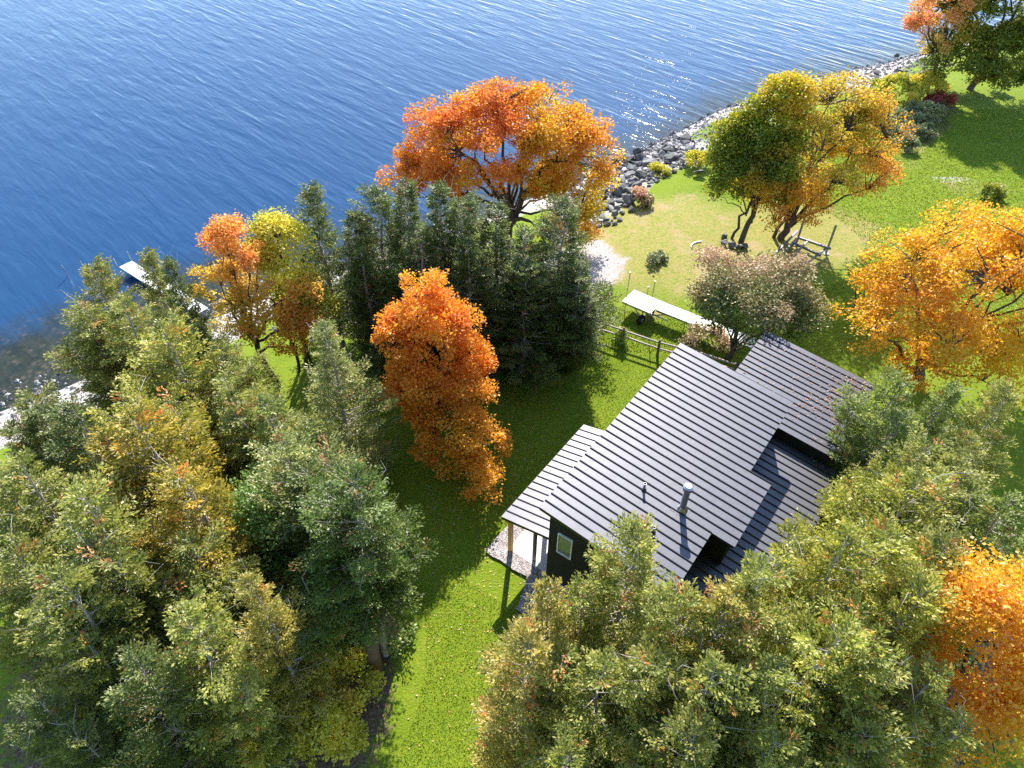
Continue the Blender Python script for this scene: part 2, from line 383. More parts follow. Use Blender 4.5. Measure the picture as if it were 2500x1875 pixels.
ch = empty('chimney', (3.19, -4.0, zmain(-4.0))); ch.parent = house
mb = MB(); mb.tube([(0, 0, -.05), (0, 0, 1.28)], [.125, .125], 16); mb.build('pipe', MAT_STEEL, ch, smooth=False)
mb = MB(); mb.tube([(0, 0, 1.25), (0, 0, 1.27), (0, 0, 1.42), (0, 0, 1.48)], [.14, .2, .2, .12], 16); mb.build('cap', MAT_STEEL, ch)
mb = MB(); mb.tube([(0, 0, -.02), (0, 0, .05), (0, 0, .2)], [.24, .2, .125], 16); mb.build('flashing', MAT_STEEL, ch)
mb = MB(); mb.box(-.32, .32, -.3, .38, -.02, .022, Matrix.Rotation(math.atan(SL), 4, 'X')); mb.build('flashing_plate', MAT_ROOF, ch)
for (va, vb, vh) in ((3.0, -2.4, .42), (1.55, -3.6, .34)):
    v = empty('roof_vent', (va, vb, zmain(vb))); v.parent = house
    mb = MB(); mb.tube([(0, 0, -.04), (0, 0, .06), (0, 0, .1)], [.11, .1, .055], 12); mb.build('boot', MAT_TRIM, v)
    mb = MB(); mb.tube([(0, 0, .05), (0, 0, vh)], [.05, .05], 12); mb.build('pipe', MAT_STEEL, v)
    mb = MB(); mb.tube([(0, 0, vh-.08), (0, 0, vh)], [.065, .065], 12); mb.build('cap', MAT_WHITE, v)

# gravel border round the lakeside corner of the house
def ribbon(name, poly, z, mat):
    me = bpy.data.meshes.new(name); me.from_pydata([(p[0], p[1], z) for p in poly], [], [tuple(range(len(poly)))]); me.update(); me.materials.append(mat)
    return me
_rng = random.Random(4)
gp = [(8.6, 3.6), (.35, 3.62), (.35, 2.3), (.42, 1.25), (-.3, .95), (-1.2, .72), (-1.15, -.5), (-1.1, -5.2), (-.004, -5.2), (-.004, .004), (8.6, .004)]
gp2 = []
for i, p in enumerate(gp):
    q = gp[(i+1) % len(gp)]; n = max(1, int(math.dist(p, q)/.35)) if i < 7 else 1
    for k in range(n):
        f = k/n; gp2.append((p[0]+(q[0]-p[0])*f+(_rng.uniform(-.05, .05) if k else 0), p[1]+(q[1]-p[1])*f+(_rng.uniform(-.05, .05) if k else 0)))
o = link('gravel_border', ribbon('gravel_border', gp2, .085, MAT_GRAVEL)); o.matrix_world = Matrix.Translation((1.5225, 16.204, 0)) @ Matrix.Rotation(R_(54.2), 4, 'Z')
tag(o, 'grey river gravel border round the house corner and porch slab', kind='structure')

# ------------------------------------------------------------------ split rail fence
MAT_RAIL = simple('weathered_rail', (.42, .36, .31), .85, 0, .2, .3, 9)
MAT_OLDPOST = simple('old_post', (.16, .12, .09), .9, 0, .2, .35, 9)
fence = empty('rail_fence', (0, 0, 0), 0, 'weathered split rail fence running across the lawn behind the house', 'fence')
fp = [(2.75, 35.7), (4.78, 34.8), (6.85, 33.8), (8.92, 32.65), (11.1, 31.75), (13.2, 30.75), (15.3, 29.8)]
rg = random.Random(7)
for x, y in fp:
    mb = MB(); z = tz1(x, y); lx_, ly_ = rg.uniform(-.04, .04), rg.uniform(-.04, .04)
    mb.tube([(x, y, z-.2), (x+lx_*.5, y+ly_*.5, z+.6), (x+lx_, y+ly_, z+1.3)], [.095, .085, .075], 7); mb.build('post', MAT_OLDPOST, fence)
for (p, q) in zip(fp, fp[1:]):
    for h in (.62, 1.08):
        z0, z1 = tz1(*p)+h+rg.uniform(-.05, .05), tz1(*q)+h+rg.uniform(-.05, .05)
        d = Vector((q[0]-p[0], q[1]-p[1], 0)).normalized(); off = Vector((-d.y, d.x, 0))*rg.uniform(-.05, .05)
        a = Vector((p[0], p[1], z0))-d*.18+off; b = Vector((q[0], q[1], z1))+d*.18+off; m_ = (a+b)/2+Vector((0, 0, rg.uniform(-.04, .03)))
        mb = MB(); mb.tube([a, m_, b], [.055, .07, .055], 6); mb.build('rail', MAT_RAIL, fence)

# ------------------------------------------------------------------ docks
MAT_DECK = simple('white_deck_board', (.78, .78, .76), .55, 0, .4, .05, 4)
MAT_ALU = simple('aluminium_pipe', (.45, .46, .47), .4, .7, .5, .1)
MAT_TYRE = simple('black_rubber', (.02, .02, .02), .8, 0, .2)
def deck_section(root, p0, dirv, length, width, z, board=.30):
    """boards laid across, on two side beams; p0 = near-left corner in plan"""
    d = Vector((dirv[0], dirv[1], 0)).normalized(); s = Vector((d.y, -d.x, 0)); p0 = Vector((p0[0], p0[1], z))
    n = int(length/board); Mx = Matrix.Translation(p0) @ Matrix((d, s, Vector((0, 0, 1)))).transposed().to_4x4()
    fr = MB()
    for e in (.04, width-.09): fr.box(0, length, e, e+.05, -.2, -.032, Mx)
    for k in range(0, n+1, 4): fr.box(min(k*board, length-.06), min(k*board, length-.06)+.05, .092, width-.092, -.16, -.04, Mx)
    f = fr.build('frame', MAT_ALU, root)
    m = MB(); m.box(.006, board-.006, 0, width, -.03, 0); me = m.mesh('plank', MAT_DECK)
    for k in range(n):
        o = link('plank', me, root); o.matrix_local = Mx @ Matrix.Translation((k*board, 0, rg.uniform(-.003, .003)))
    return d, s
dock = empty('stored_dock', (0, 0, 0), 0, 'white dock sections stored on wheels on the grass behind the rail fence', 'dock')
d, s = deck_section(dock, (8.0, 38.05), (.80, -.60), 2.15, 1.55, 1.0)
deck_section(dock, (9.72, 36.76), (.82, -.57), 7.4, .98, 1.0)
for (x, y) in ((7.35, 36.9), (8.78, 36.0), (8.9, 38.0)):
    mb = MB(); mb.tube([(x, y, tz1(x, y)-.05), (x, y, 3.2 if x < 8.85 else 1.3)], [.028, .028], 7); mb.build('pipe_leg', MAT_ALU, dock)
for (x, y) in ((10.9, 35.0), (12.6, 34.8), (14.6, 32.3)):
    mb = MB(); mb.tube([(x, y, tz1(x, y)-.05), (x, y, 1.35)], [.03, .03], 7); mb.build('pipe_leg', MAT_ALU, dock)
for (x, y) in ((8.25, 35.75), (8.95, 36.5)):
    w = empty('wheel', (x, y, tz1(x, y)+.34)); w.parent = dock; w.rotation_euler = (0, 0, R_(40))
    mb = MB(); mb.tube([(0, -.1, 0), (0, -.09, 0), (0, .09, 0), (0, .1, 0)], [.26, .34, .34, .26], 18); mb.build('tyre', MAT_TYRE, w)
    mb = MB(); mb.tube([(0, -.11, 0), (0, .11, 0)], [.13, .13], 12); mb.build('rim', MAT_ALU, w)
for (p, q) in (((8.25, 35.75, .34), (8.95, 36.5, .34)), ((8.25, 35.75, .34), (8.6, 36.9, .84)), ((8.95, 36.5, .34), (9.4, 36.9, .84)), ((8.3, 35.8, .36), (7.6, 37.1, .84)), ((8.6, 36.1, .34), (10.2, 35.7, .84)), ((8.9, 36.4, .4), (9.9, 35.4, .5))):
    mb = MB(); mb.bar(p, q, .06); mb.build('brace', MAT_ALU, dock)

dock2 = empty('lake_dock', (0, 0, 0), 0, 'white dock standing in the lake by the left shore', 'dock')
deck_section(dock2, (-28.45, 44.3), (.80, -.60), 9.5, 1.0, -1.35)
for (x, y, h) in ((-28.5, 44.35, -.6), (-29.15, 43.45, -.6), (-25.6, 42.25, -1.3), (-26.2, 41.3, -1.3), (-22.6, 39.0, -1.3)):
    mb = MB(); mb.tube([(x, y, -2.9), (x, y, h)], [.04, .04], 7); mb.build('pipe_leg', MAT_ALU, dock2)
pole = MB(); pole.tube([(-32.9, 43.1, -3), (-32.95, 43.1, -1.0)], [.04, .04], 7)
tag(pole.build('mooring_pole', MAT_ALU), 'thin pipe pole rising from the lake left of the white dock', 'pole')

# boat lift frame lying under the orange maple
MAT_LIFT = simple('grey_lift_beam', (.22, .22, .24), .55, .3, .4, .2, 5)
lift = empty('boat_lift', (0, 0, 0), 0, 'grey boat lift frame lying on the grass under the maples', 'boat lift')
z = .35
for (p, q) in (((19.0, 43.6, .3), (21.2, 46.2, .5)), ((19.5, 43.5, .45), (21.0, 45.3, .55)), ((20.0, 43.0, .45), (21.7, 44.9, .6)), ((20.5, 42.0, .3), (22.9, 44.2, .45)), ((20.9, 45.2, .62), (22.9, 43.7, .62)), ((20.4, 44.7, .5), (22.0, 43.0, .5))):
    mb = MB(); mb.bar(p, q, .13, .16); mb.build('beam', MAT_LIFT, lift)
for (x, y) in ((20.95, 45.15), (22.85, 44.1), (19.2, 43.75), (20.6, 42.15)):
    mb = MB(); h = 2.3 if y > 44 else .8; mb.box(x-.06, x+.06, y-.06, y+.06, tz1(x, y)-.05, h); mb.build('post', MAT_LIFT, lift)
    mb = MB(); mb.box(x-.2, x+.2, y-.2, y+.2, tz1(x, y)-.02, tz1(x, y)+.06); mb.build('foot_pad', MAT_LIFT, lift)

# white bent pipe on the lawn
mb = MB(); cx, cy = 13.3, 44.9
mb.tube([(cx-.2, cy-.5, .06), (cx-.2, cy-.12, .07), (cx+.0, cy+.18, .07), (cx+.32, cy+.4, .07), (cx+.68, cy+.5, .06)], [.06]*5, 8)
tag(mb.build('bent_pipe', MAT_WHITE, smooth=True), 'white bent pipe lying on the dry lawn left of the maples', 'pipe')

# ------------------------------------------------------------------ rocks and shore stones
import bmesh
t = NT('riprap_stone'); oi = t.n('ShaderNodeObjectInfo'); oc = t.objc(); nz = t.noise(3.2, 6, .7, oc)
rc = t.mix(1.0, oi.outputs['Color'], t.mix(oi.outputs['Random'], (.8, .8, .8), (1.1, 1.1, 1.1)), 'MULTIPLY'); rc = t.mix(t.sstep(nz, .4, .7), rc, t.mix(.5, rc, (.34, .33, .31)))
MAT_ROCK = t.pbr(rc, .8, 0, .3, t.bump(nz, .5, .06))
def hull_mesh(name, r, n=13, flat=.7):
    bm = bmesh.new()
    for k in range(n):
        p = Vector((r.gauss(0, 1), r.gauss(0, 1), r.gauss(0, 1))).normalized()*r.uniform(.8, 1.05)
        m = max(abs(p.x), abs(p.y), abs(p.z)); p = p*(.45+.55/m*.8) ; p.z *= flat; bm.verts.new(p*.5)
    res = bmesh.ops.convex_hull(bm, input=bm.verts)
    bmesh.ops.delete(bm, geom=[g for g in res['geom_interior'] if isinstance(g, bmesh.types.BMVert)], context='VERTS')
    bmesh.ops.bevel(bm, geom=list(bm.edges), offset=.008, segments=1, affect='EDGES')
    me = bpy.data.meshes.new(name); bm.to_mesh(me); bm.free(); me.materials.append(MAT_ROCK); return me
rr = random.Random(11)
rock_me = [hull_mesh('rock', rr, 12+k % 4, .55+.1*(k % 4)) for k in range(9)]
def rock(x, y, size, label, group, lift_=.18, cat='rock', tone=(.09, .09, .095)):
    o = link('rock', rr.choice(rock_me)); o.location = (x, y, tz1(x, y)+size*lift_)
    o.rotation_euler = (rr.uniform(-.35, .35), rr.uniform(-.35, .35), rr.uniform(0, 6.28)); o.scale = (size*rr.uniform(.8, 1.3), size*rr.uniform(.75, 1.1), size*rr.uniform(.7, 1.0))
    o.color = (*tone, 1)
    return tag(o, label, cat, group)
placed = []
def try_place(x, y, rad):
    for (a, b, c) in placed:
        if (a-x)**2+(b-y)**2 < ((c+rad)*.6)**2: return False
    placed.append((x, y, rad)); return True
k = 0; tries = 0
while k < 285 and tries < 16000:
    tries += 1
    x = rr.uniform(3.2, 16.3); dd = rr.uniform(-.6, 9.2 if x < 9.6 else 7.0)
    if x > 12.5 and dd < 1.5: continue
    if x > 13 and rr.random() < .35: continue
    y = float(np.interp(x, SX, SY))-dd/.8; sz = rr.choice((.6, .75, .9, 1.0, 1.2, 1.45)) if rr.random() < .7 else rr.uniform(.35, .6)
    if not try_place(x, y, sz/2): continue
    ti = rr.choice((0, 0, 1, 2)); tone = ((.065, .065, .07), (.16, .16, .16), (.36, .355, .34))[ti]
    w1 = 'large' if sz >= 1.25 else 'medium' if sz >= .75 else 'small'
    w2 = ('black', 'grey', 'pale')[ti]
    w3 = 'at the waterline' if dd < 1 else 'low on the bank' if dd < 3 else 'mid bank' if dd < 5.5 else 'by the lawn'
    w4 = 'under the largest maple' if x < 4.8 else 'beside the largest maple' if x < 6.6 else 'left of the brown bush' if x < 8.6 else 'behind the brown bush' if x < 10.6 else 'left of the yellow bush' if x < 13.4 else 'near the yellow bush'
    rock(x, y, sz, f'{w1} {w2} riprap rock {w3}, {w4}', 'riprap rocks on the lake bank', tone=tone); k += 1
for (x, y, sz, lab) in ((15.75, 55.6, 1.35, 'round dark boulder beside the yellow bush at the end of the riprap'), (9.2, 51.6, 1.5, 'big pale flat slab at the foot of the riprap beside the lawn'), (11.6, 61.3, 1.7, 'large dark blocky rock at the water end of the riprap'),
                        (35.2, 69.5, 1.5, 'dark boulder among the juniper bushes by the pebble beach'), (42.6, 80.6, 1.6, 'dark rock on the pebble beach below the pinkish maple'), (40.5, 81.5, 1.1, 'small dark rock on the far pebble beach'), (46.6, 90.3, .9, 'dark stone in the water edge past the far beach')):
    rock(x, y, sz, lab, None, .22)
for i, (x, y, sz, lab) in enumerate(((15.8, 46.0, .55, 'dark stone farthest from the trunks in the ring under the left maple'), (15.6, 45.1, .7, 'dark stone at the left of the ring under the left maple'), (16.1, 44.75, .65, 'dark stone at the front of the ring under the left maple'), (16.6, 44.6, .75, 'largest dark stone of the ring, against the maple trunk'), (17.05, 44.65, .6, 'dark stone right of the maple trunk'))):
    o = rock(x, y, sz, lab, 'dark stones round the left maple', .3); o.scale = (sz, sz, sz*1.2)

# pebbles of the beaches: one scattered mass
prg = np.random.default_rng(5)
def pebbles(n, xr, dr, sz, name):
    x = prg.uniform(*xr, n); d = prg.uniform(*dr, n); y = np.interp(x, SX, SY)-d/.8
    s = sz[0]+(sz[1]-sz[0])*prg.random(n)**3; O = np.array([(1, 0, 0), (0, 1, 0), (-1, 0, 0), (0, -1, 0), (0, 0, .7), (0, 0, -.7)])
    V = O[None]*s[:, None, None]*prg.uniform(.6, 1.3, (n, 6, 1)); a = prg.uniform(0, 6.28, n); ca, sa = np.cos(a)[:, None], np.sin(a)[:, None]
    V = np.stack([V[..., 0]*ca-V[..., 1]*sa, V[..., 0]*sa+V[..., 1]*ca, V[..., 2]], -1) + np.stack([x, y, np.maximum(tz(x, y), -2.02)+s*.2], -1)[:, None]
    F = np.array([(0, 1, 4), (1, 2, 4), (2, 3, 4), (3, 0, 4), (1, 0, 5), (2, 1, 5), (3, 2, 5), (0, 3, 5)])
    F = (F[None]+np.arange(n)[:, None, None]*6).reshape(-1, 3)
    return V.reshape(-1, 3), F, np.repeat(prg.random(n), 6)
t = NT('pebble_stone'); MAT_PEB = t.pbr(t.ramp(t.attr('tint'), [(0, (.08, .08, .085)), (.5, (.26, .24, .23)), (1, (.55, .52, .5))]), .8, 0, .3)
parts = [pebbles(5200, (11, 50), (-.5, 6.5), (.05, .24), 'a'), pebbles(2600, (-34, -9), (-2.5, 6), (.05, .22), 'b'), pebbles(1500, (3.5, 16), (-.6, 6), (.06, .3), 'c')]
off = 0; VV, FF, TT = [], [], []
for V, F, T in parts: VV.append(V); FF.append(F+off); TT.append(T); off += len(V)
tag(link('beach_pebbles', np_mesh('beach_pebbles', np.concatenate(VV), np.concatenate(FF), MAT_PEB, dict(tint=np.concatenate(TT)))), 'loose pebbles strewn along the lake shore', 'pebbles', kind='stuff')

# ------------------------------------------------------------------ vegetation builders
MAT_BARK = simple('maple_bark', (.10, .08, .065), .9, 0, .15, .35, 7)
MAT_CBARK = simple('cedar_bark', (.36, .32, .29), .9, 0, .15, .35, 7)

def curve(p0, p1, sag, rng, k=5, wob=.06):
    s = np.linspace(0, 1, k)[:, None]; p0, p1 = np.asarray(p0, float), np.asarray(p1, float)
    P = p0*(1-s)+p1*s; P[:, 2] += sag*np.sin(np.pi*s[:, 0]); L = np.linalg.norm(p1-p0)
    P[1:-1] += rng.normal(size=(k-2, 3))*wob*L*.5
    return P

def broadleaf(seed, lobes, height, nclust, nleaf, lsize0, trunk_r, mat, fork=.28, limbs=9, twigs=120, trunks=None, gap=.0, hgrad=.12, cr=(.38, .75), shell=.5, bark=None, lean=(0, 0), open_=0.0, huev=.2):
    """trunk mesh (trunk, limbs, twigs) and crown mesh (individual leaves in clumps) in local metres"""
    lsize = lsize0*.86; nleaf = int(nleaf*1.3)
    rng = np.random.default_rng(seed); L = np.array(lobes, float)
    vol = (L[:, 3]*L[:, 4]+L[:, 3]*L[:, 5]+L[:, 4]*L[:, 5]); vol /= vol.sum()
    lump = Wob(rng, .9); hole = Wob(rng, .55); hue = Wob(rng, .5)
    C = np.zeros((0, 3)); Nn = np.zeros((0, 3))
    while len(C) < nclust:
        i = rng.choice(len(L), nclust, p=vol); d = unit(rng.normal(size=(nclust, 3))); d[:, 2] = np.where(d[:, 2] < -.55, -d[:, 2], d[:, 2])
        q = 1-shell*rng.random(nclust)**1.6
        P = L[i, :3]+d*L[i, 3:]*q[:, None]*(1+.16*lump(d*3+i[:, None]*7.1))[:, None]
        inner = np.ones(nclust)*9
        for j in range(len(L)):
            e = np.linalg.norm((P-L[j, :3])/L[j, 3:], axis=1); inner = np.where(i == j, inner, np.minimum(inner, e))
        front = d @ np.array([-.15, -.82, .45]) > .62-.3*hole(P*1.7)
        ok = ~(front & (rng.random(nclust) < open_)) & (inner > .62) & (hole(P) > -1.6+gap) & (P[:, 2] > min(.6, .1*height))
        C = np.concatenate([C, P[ok]]); Nn = np.concatenate([Nn, d[ok]])
    C = C[:nclust]; Nn = Nn[:nclust]
    ns = max(4, nclust//9); si = rng.integers(0, ns, nclust); sr = rng.uniform(.55, 1.0, ns)*min(1.15, .22+.15*np.sqrt((L[:, 3]*L[:, 5]).sum()))
    dd = unit(unit(rng.normal(size=(nclust, 3)))+.6*Nn[si]+np.array([0, 0, .35]))
    keepb = rng.random(nclust) < .72*(1-.6*open_)
    C = np.where(keepb[:, None], C[si]+dd*sr[si][:, None]*np.array([1, 1, .8]), C); Nn = np.where(keepb[:, None], unit(dd+.5*Nn[si]), Nn); sub_t = np.where(keepb, rng.normal(size=ns)[si]*.08, 0)
    C[:, 2] = np.maximum(C[:, 2], min(.6, .1*height))
    r = rng.uniform(*cr, nclust)
    # leaves
    n = nclust*nleaf; ci = np.repeat(np.arange(nclust), nleaf)
    o = np.clip(rng.normal(size=(n, 3)), -1.7, 1.7)*np.array([.55, .55, .36]); P = C[ci]+o*r[ci][:, None]
    out = Nn[ci]
    D = unit(unit(rng.normal(size=(n, 3)))+.55*out+unit(o)*.5+np.array([0, 0, -.25]))
    N = unit(rng.normal(size=(n, 3))*.7+np.array([0, 0, .8])+out*.5)
    Ls = lsize*rng.uniform(.5, 1.25, n); V, F = leaves(P, D, N, Ls, Ls*rng.uniform(.7, .95, n))
    zc = (C[:, 2]-C[:, 2].min())/max(.1, np.ptp(C[:, 2]))
    tint = np.clip(.5+huev*hue(C)+sub_t+.07*rng.normal(size=nclust)+hgrad*(zc-.5)*2, .02, .98)[ci]+rng.normal(size=n)*.085
    crown = np_mesh('crown', V, F, mat, dict(tint=np.repeat(np.clip(tint, 0, 1), 4)))
    # wood
    T = Tubes(); trunks = trunks or [((0, 0), trunk_r)]
    top = L[L[:, 2].argmax(), :3]
    heads = []
    for (bx, by), tr in trunks:
        hd = np.array([top[0]*.5+bx*.6+lean[0], top[1]*.5+by*.6+lean[1], height*fork+rng.uniform(-.3, .3)])
        T.add(curve((bx, by, -.3), hd, 0, rng, 6, .05), np.linspace(tr*1.15, tr*.8, 6), 9); heads.append((hd, tr))
    far = C[rng.choice(nclust, min(nclust, 400), replace=False)]
    tg = [far[far[:, 2].argmax()]]
    for _ in range(limbs-1):
        dm = np.min([np.linalg.norm(far-q, axis=1) for q in tg], axis=0); tg.append(far[dm.argmax()])
    limb = []
    for q in tg:
        hd, tr = heads[rng.integers(len(heads))]; e = hd+(q-hd)*.86
        c = curve(hd-np.array([0, 0, rng.uniform(0, .12)*height]), e, .08*np.linalg.norm(q-hd), rng, 7, .05); limb.append(c); T.add(c, np.linspace(tr*.55, tr*.07+.008, 7), 6)
    LP = np.concatenate([c[2:] for c in limb])
    for q in C[rng.choice(nclust, min(twigs, nclust), replace=False)]:
        dd = np.linalg.norm(LP-q, axis=1)+np.maximum(0, LP[:, 2]-q[2])*.8; p = LP[dd.argmin()]
        T.add(curve(p, q, .07*np.linalg.norm(q-p), rng, 4, .08), np.linspace(.025+trunk_r*.1, .010, 4), 4)
    return T.mesh('trunk', bark or MAT_BARK), crown

def cedar(seed, H=9.0, R=2.3, nb=120, bare=.06, lean=.25, q=22, fat=.7, tips=1):
    """feathery white cedar: trunk, branches and bare grey twigs in one mesh; crown of flat upturned fan sprays"""
    rng = np.random.default_rng(seed); T = Tubes(); lumpy = Wob(rng, 1.0); B0, BD, BS, BL_, BT_ = [], [], [], [], []
    heads = [(np.array([rng.normal()*lean, rng.normal()*lean, 0]), 1.0)]
    for _ in range(tips-1):
        a = rng.uniform(0, 6.28); heads.append((np.array([math.cos(a), math.sin(a), 0])*rng.uniform(.7, 1.2)*R*.5, rng.uniform(.72, .92)))
    for hi_, (off_, hf) in enumerate(heads):
        h = H*hf; k = 8; s = np.linspace(0, 1, k)
        tp = np.stack([off_[0]*s**1.3, off_[1]*s**1.3, h*s-.2*(1-s)], 1); tp[1:-1, :2] += rng.normal(size=(k-2, 2))*.05
        T.add(tp, np.linspace(.17 if hi_ == 0 else .11, .012, k), 7)
        n = int(nb*hf/len(heads)**.5); Rh = R/len(heads)**.28
        for j in range(n):
            tt = bare+(1-bare)*((j+rng.random())/n)**1.05; z = h*tt
            c0 = np.array([np.interp(tt, s, tp[:, 0]), np.interp(tt, s, tp[:, 1]), z]); az = j*2.39996+rng.normal()*.45
            rad = Rh*((1-tt)**fat*1.06*min(1, (tt/.2+.3))+.045)
            rad *= np.clip(.9+.42*lumpy(np.array([[math.cos(az)*1.6, math.sin(az)*1.6, z*.8]]))[0], .4, 1.45)*rng.uniform(.68, 1.16)
            dv = np.array([math.cos(az), math.sin(az), 0]); side = np.array([-dv[1], dv[0], 0])
            sl = np.interp(tt, [0, .5, .85, 1], [-.18, .08, .5, 1.3])+rng.normal()*.12
            u = np.linspace(0, 1, 5)[:, None]; bc = c0+dv*rad*u+np.array([0, 0, 1])*(sl*rad*u+.26*rad*u**2.4)
            T.add(bc, np.linspace(.013+.010*rad, .004, 5), 3)
            m = max(3, int(3+7.5*rad)); sp = .22+.78*((np.arange(m)+rng.random(m))/m)**.8
            ctr = np.stack([np.interp(sp, u[:, 0], bc[:, i]) for i in range(3)], 1)
            sgn = np.where(np.arange(m) % 2 == 0, 1., -1.)*rng.uniform(.3, 1.25, m); sgn[-1] *= .15
            bd = unit(dv+side*sgn[:, None]+np.array([0, 0, 1])*(.25+.35*rng.random((m, 1))))
            ln = (.22+.34*np.clip(rad, .2, 1.4)*(1.15-.55*sp))*rng.uniform(.7, 1.2, m)
            B0.append(ctr); BD.append(bd); BS.append(unit(np.cross(bd, np.array([0, 0, 1.])+rng.normal(size=(m, 3))*.45))); BL_.append(ln)
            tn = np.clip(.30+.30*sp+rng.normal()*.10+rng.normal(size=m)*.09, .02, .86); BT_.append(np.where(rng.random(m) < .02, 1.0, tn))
    c, d, sd, ln, tn = map(np.concatenate, (B0, BD, BS, BL_, BT_)); m = len(c)
    f = (np.arange(q)+.5)/q; f = np.clip(f[None]+rng.normal(size=(m, q))*.04, .02, 1.05)
    w = np.where(np.arange(q) % 2 == 0, 1., -1.)[None]*rng.uniform(.2, 1.0, (m, q))
    half = .40*ln[:, None]*np.sin(np.pi*np.clip(f*.86+.1, 0, 1))
    P = c[:, None]+d[:, None]*(ln[:, None]*f)[..., None]+sd[:, None]*(half*w)[..., None]*.8; P = P+rng.normal(size=P.shape)*.028
    P[..., 2] += .05*ln[:, None]*f**2
    D = unit(d[:, None]*.8+sd[:, None]*w[..., None]*.8+rng.normal(size=P.shape)*.28)
    N = unit(np.cross(d, sd)[:, None]*1.0+rng.normal(size=P.shape)*.5); n = m*q
    P, D, N = P.reshape(-1, 3), D.reshape(-1, 3), N.reshape(-1, 3); Lf = rng.uniform(.07, .15, n)
    V, F = leaves(P, D, N, Lf, Lf*rng.uniform(.36, .56, n))
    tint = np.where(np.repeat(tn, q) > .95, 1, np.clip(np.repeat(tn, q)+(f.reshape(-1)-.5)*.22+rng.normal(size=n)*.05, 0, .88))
    for j in rng.choice(m, 60, replace=False):
        p = c[j]; T.add(np.stack([p, p+d[j]*.3+rng.normal(size=3)*.05, p+d[j]*.55+rng.normal(size=3)*.12, p+d[j]*.8+rng.normal(size=3)*.2]), np.array([.012, .010, .008, .004]), 3)
    return T.mesh('trunk', MAT_CBARK), np_mesh('crown', V, F, None, dict(tint=np.repeat(tint, 4)))

# ------------------------------------------------------------------ broadleaf trees
ORANGE = [(0, (.46, .44, .03)), (.3, (.72, .50, .03)), (.55, (.78, .37, .025)), (.8, (.78, .27, .03)), (1, (.74, .19, .06))]
GOLD = [(0, (.42, .42, .03)), (.3, (.76, .56, .035)), (.6, (.84, .47, .03)), (.85, (.82, .36, .03)), (1, (.76, .22, .04))]
AMBER = [(0, (.24, .25, .02)), (.3, (.52, .42, .03)), (.55, (.78, .46, .045)), (.8, (.74, .30, .04)), (1, (.60, .16, .04))]
YGREEN = [(0, (.10, .16, .012)), (.35, (.24, .29, .018)), (.6, (.52, .46, .025)), (.85, (.76, .54, .035)), (1, (.74, .36, .04))]
RUSSET = [(0, (.07, .11, .02)), (.35, (.18, .21, .04)), (.6, (.42, .33, .16)), (.85, (.70, .45, .30)), (1, (.72, .36, .26))]
PINK = [(0, (.50, .42, .08)), (.4, (.80, .50, .13)), (.75, (.88, .38, .16)), (1, (.80, .24, .16))]
DGREEN = [(0, (.08, .14, .015)), (.5, (.20, .24, .022)), (.8, (.40, .36, .035)), (1, (.65, .40, .06))]
YELLOW = [(0, (.20, .25, .02)), (.4, (.48, .48, .04)), (.8, (.80, .68, .08)), (1, (.85, .55, .08))]
FGREEN = [(0, (.07, .15, .02)), (.5, (.16, .27, .05)), (.9, (.30, .40, .09)), (1, (.50, .42, .08))]
RED = [(0, (.14, .13, .03)), (.4, (.32, .09, .05)), (1, (.42, .06, .06))]
GREYG = [(0, (.09, .12, .05)), (.5, (.24, .27, .12)), (1, (.44, .44, .20))]
PEACH = [(0, (.60, .52, .06)), (.35, (.82, .52, .07)), (.65, (.86, .42, .08)), (1, (.84, .30, .09))]
TANG = [(0, (.84, .52, .035)), (.35, (.88, .44, .03)), (.65, (.88, .34, .03)), (1, (.84, .24, .045))]
LM = {k: leaf_mat('leaves_'+k, v, tr) for k, v, tr in (('orange', ORANGE, .55), ('gold', GOLD, .55), ('tangerine', TANG, .62), ('peach', PEACH, .6), ('amber', AMBER, .55), ('yellow_green', YGREEN, .5), ('russet', RUSSET, .32), ('pink', PINK, .5), ('dark_green', DGREEN, .4), ('yellow', YELLOW, .45), ('fresh_green', FGREEN, .4), ('red', RED, .4), ('grey_green', GREYG, .3))}

def tree(name, cat, x, y, label, meshes, rz=0.0, sc=(1, 1, 1), color=None, group=None, dz=0.0):
    e = empty(name, (x, y, tz1(x, y)+dz), rz, label, cat, group); e.scale = sc
    for nm, me in zip(('trunk', 'crown'), meshes):
        o = link(nm, me, e)
        if color: o.color = (*color, 1)
    return e

tree('maple_tree', 'maple tree', -.6, 45.2, 'largest orange maple, spreading over the water with dark limbs showing through its middle',
     broadleaf(1, [(.2, .6, 7.6, 5.2, 4.4, 3.2), (-5.3, 0, 5.4, 2.9, 2.7, 2.0), (-3.6, .4, 7.6, 2.5, 2.4, 2.2), (5.2, .2, 6.3, 2.5, 2.6, 3.3), (1.2, .8, 9.7, 3.2, 2.7, 1.7), (4.2, 0, 4.0, 2.4, 2.4, 2.0)], 11.6, 760, 76, .21, .34, LM['orange'], .26, 16, 300,
               trunks=[((0, 0), .34), ((-.5, .3), .22)], gap=.8, hgrad=.10, open_=.6))
tree('maple_tree', 'maple tree', 3.9, 44.2, 'small orange maple sapling at the right end of the dark cedar row above the gravel',
     broadleaf(2, [(.2, 0, 2.3, 1.3, 1.2, 1.5), (.9, -.2, 1.5, 1.1, 1.0, 1.1)], 4, 70, 50, .17, .07, LM['orange'], .2, 5, 25, hgrad=.05))
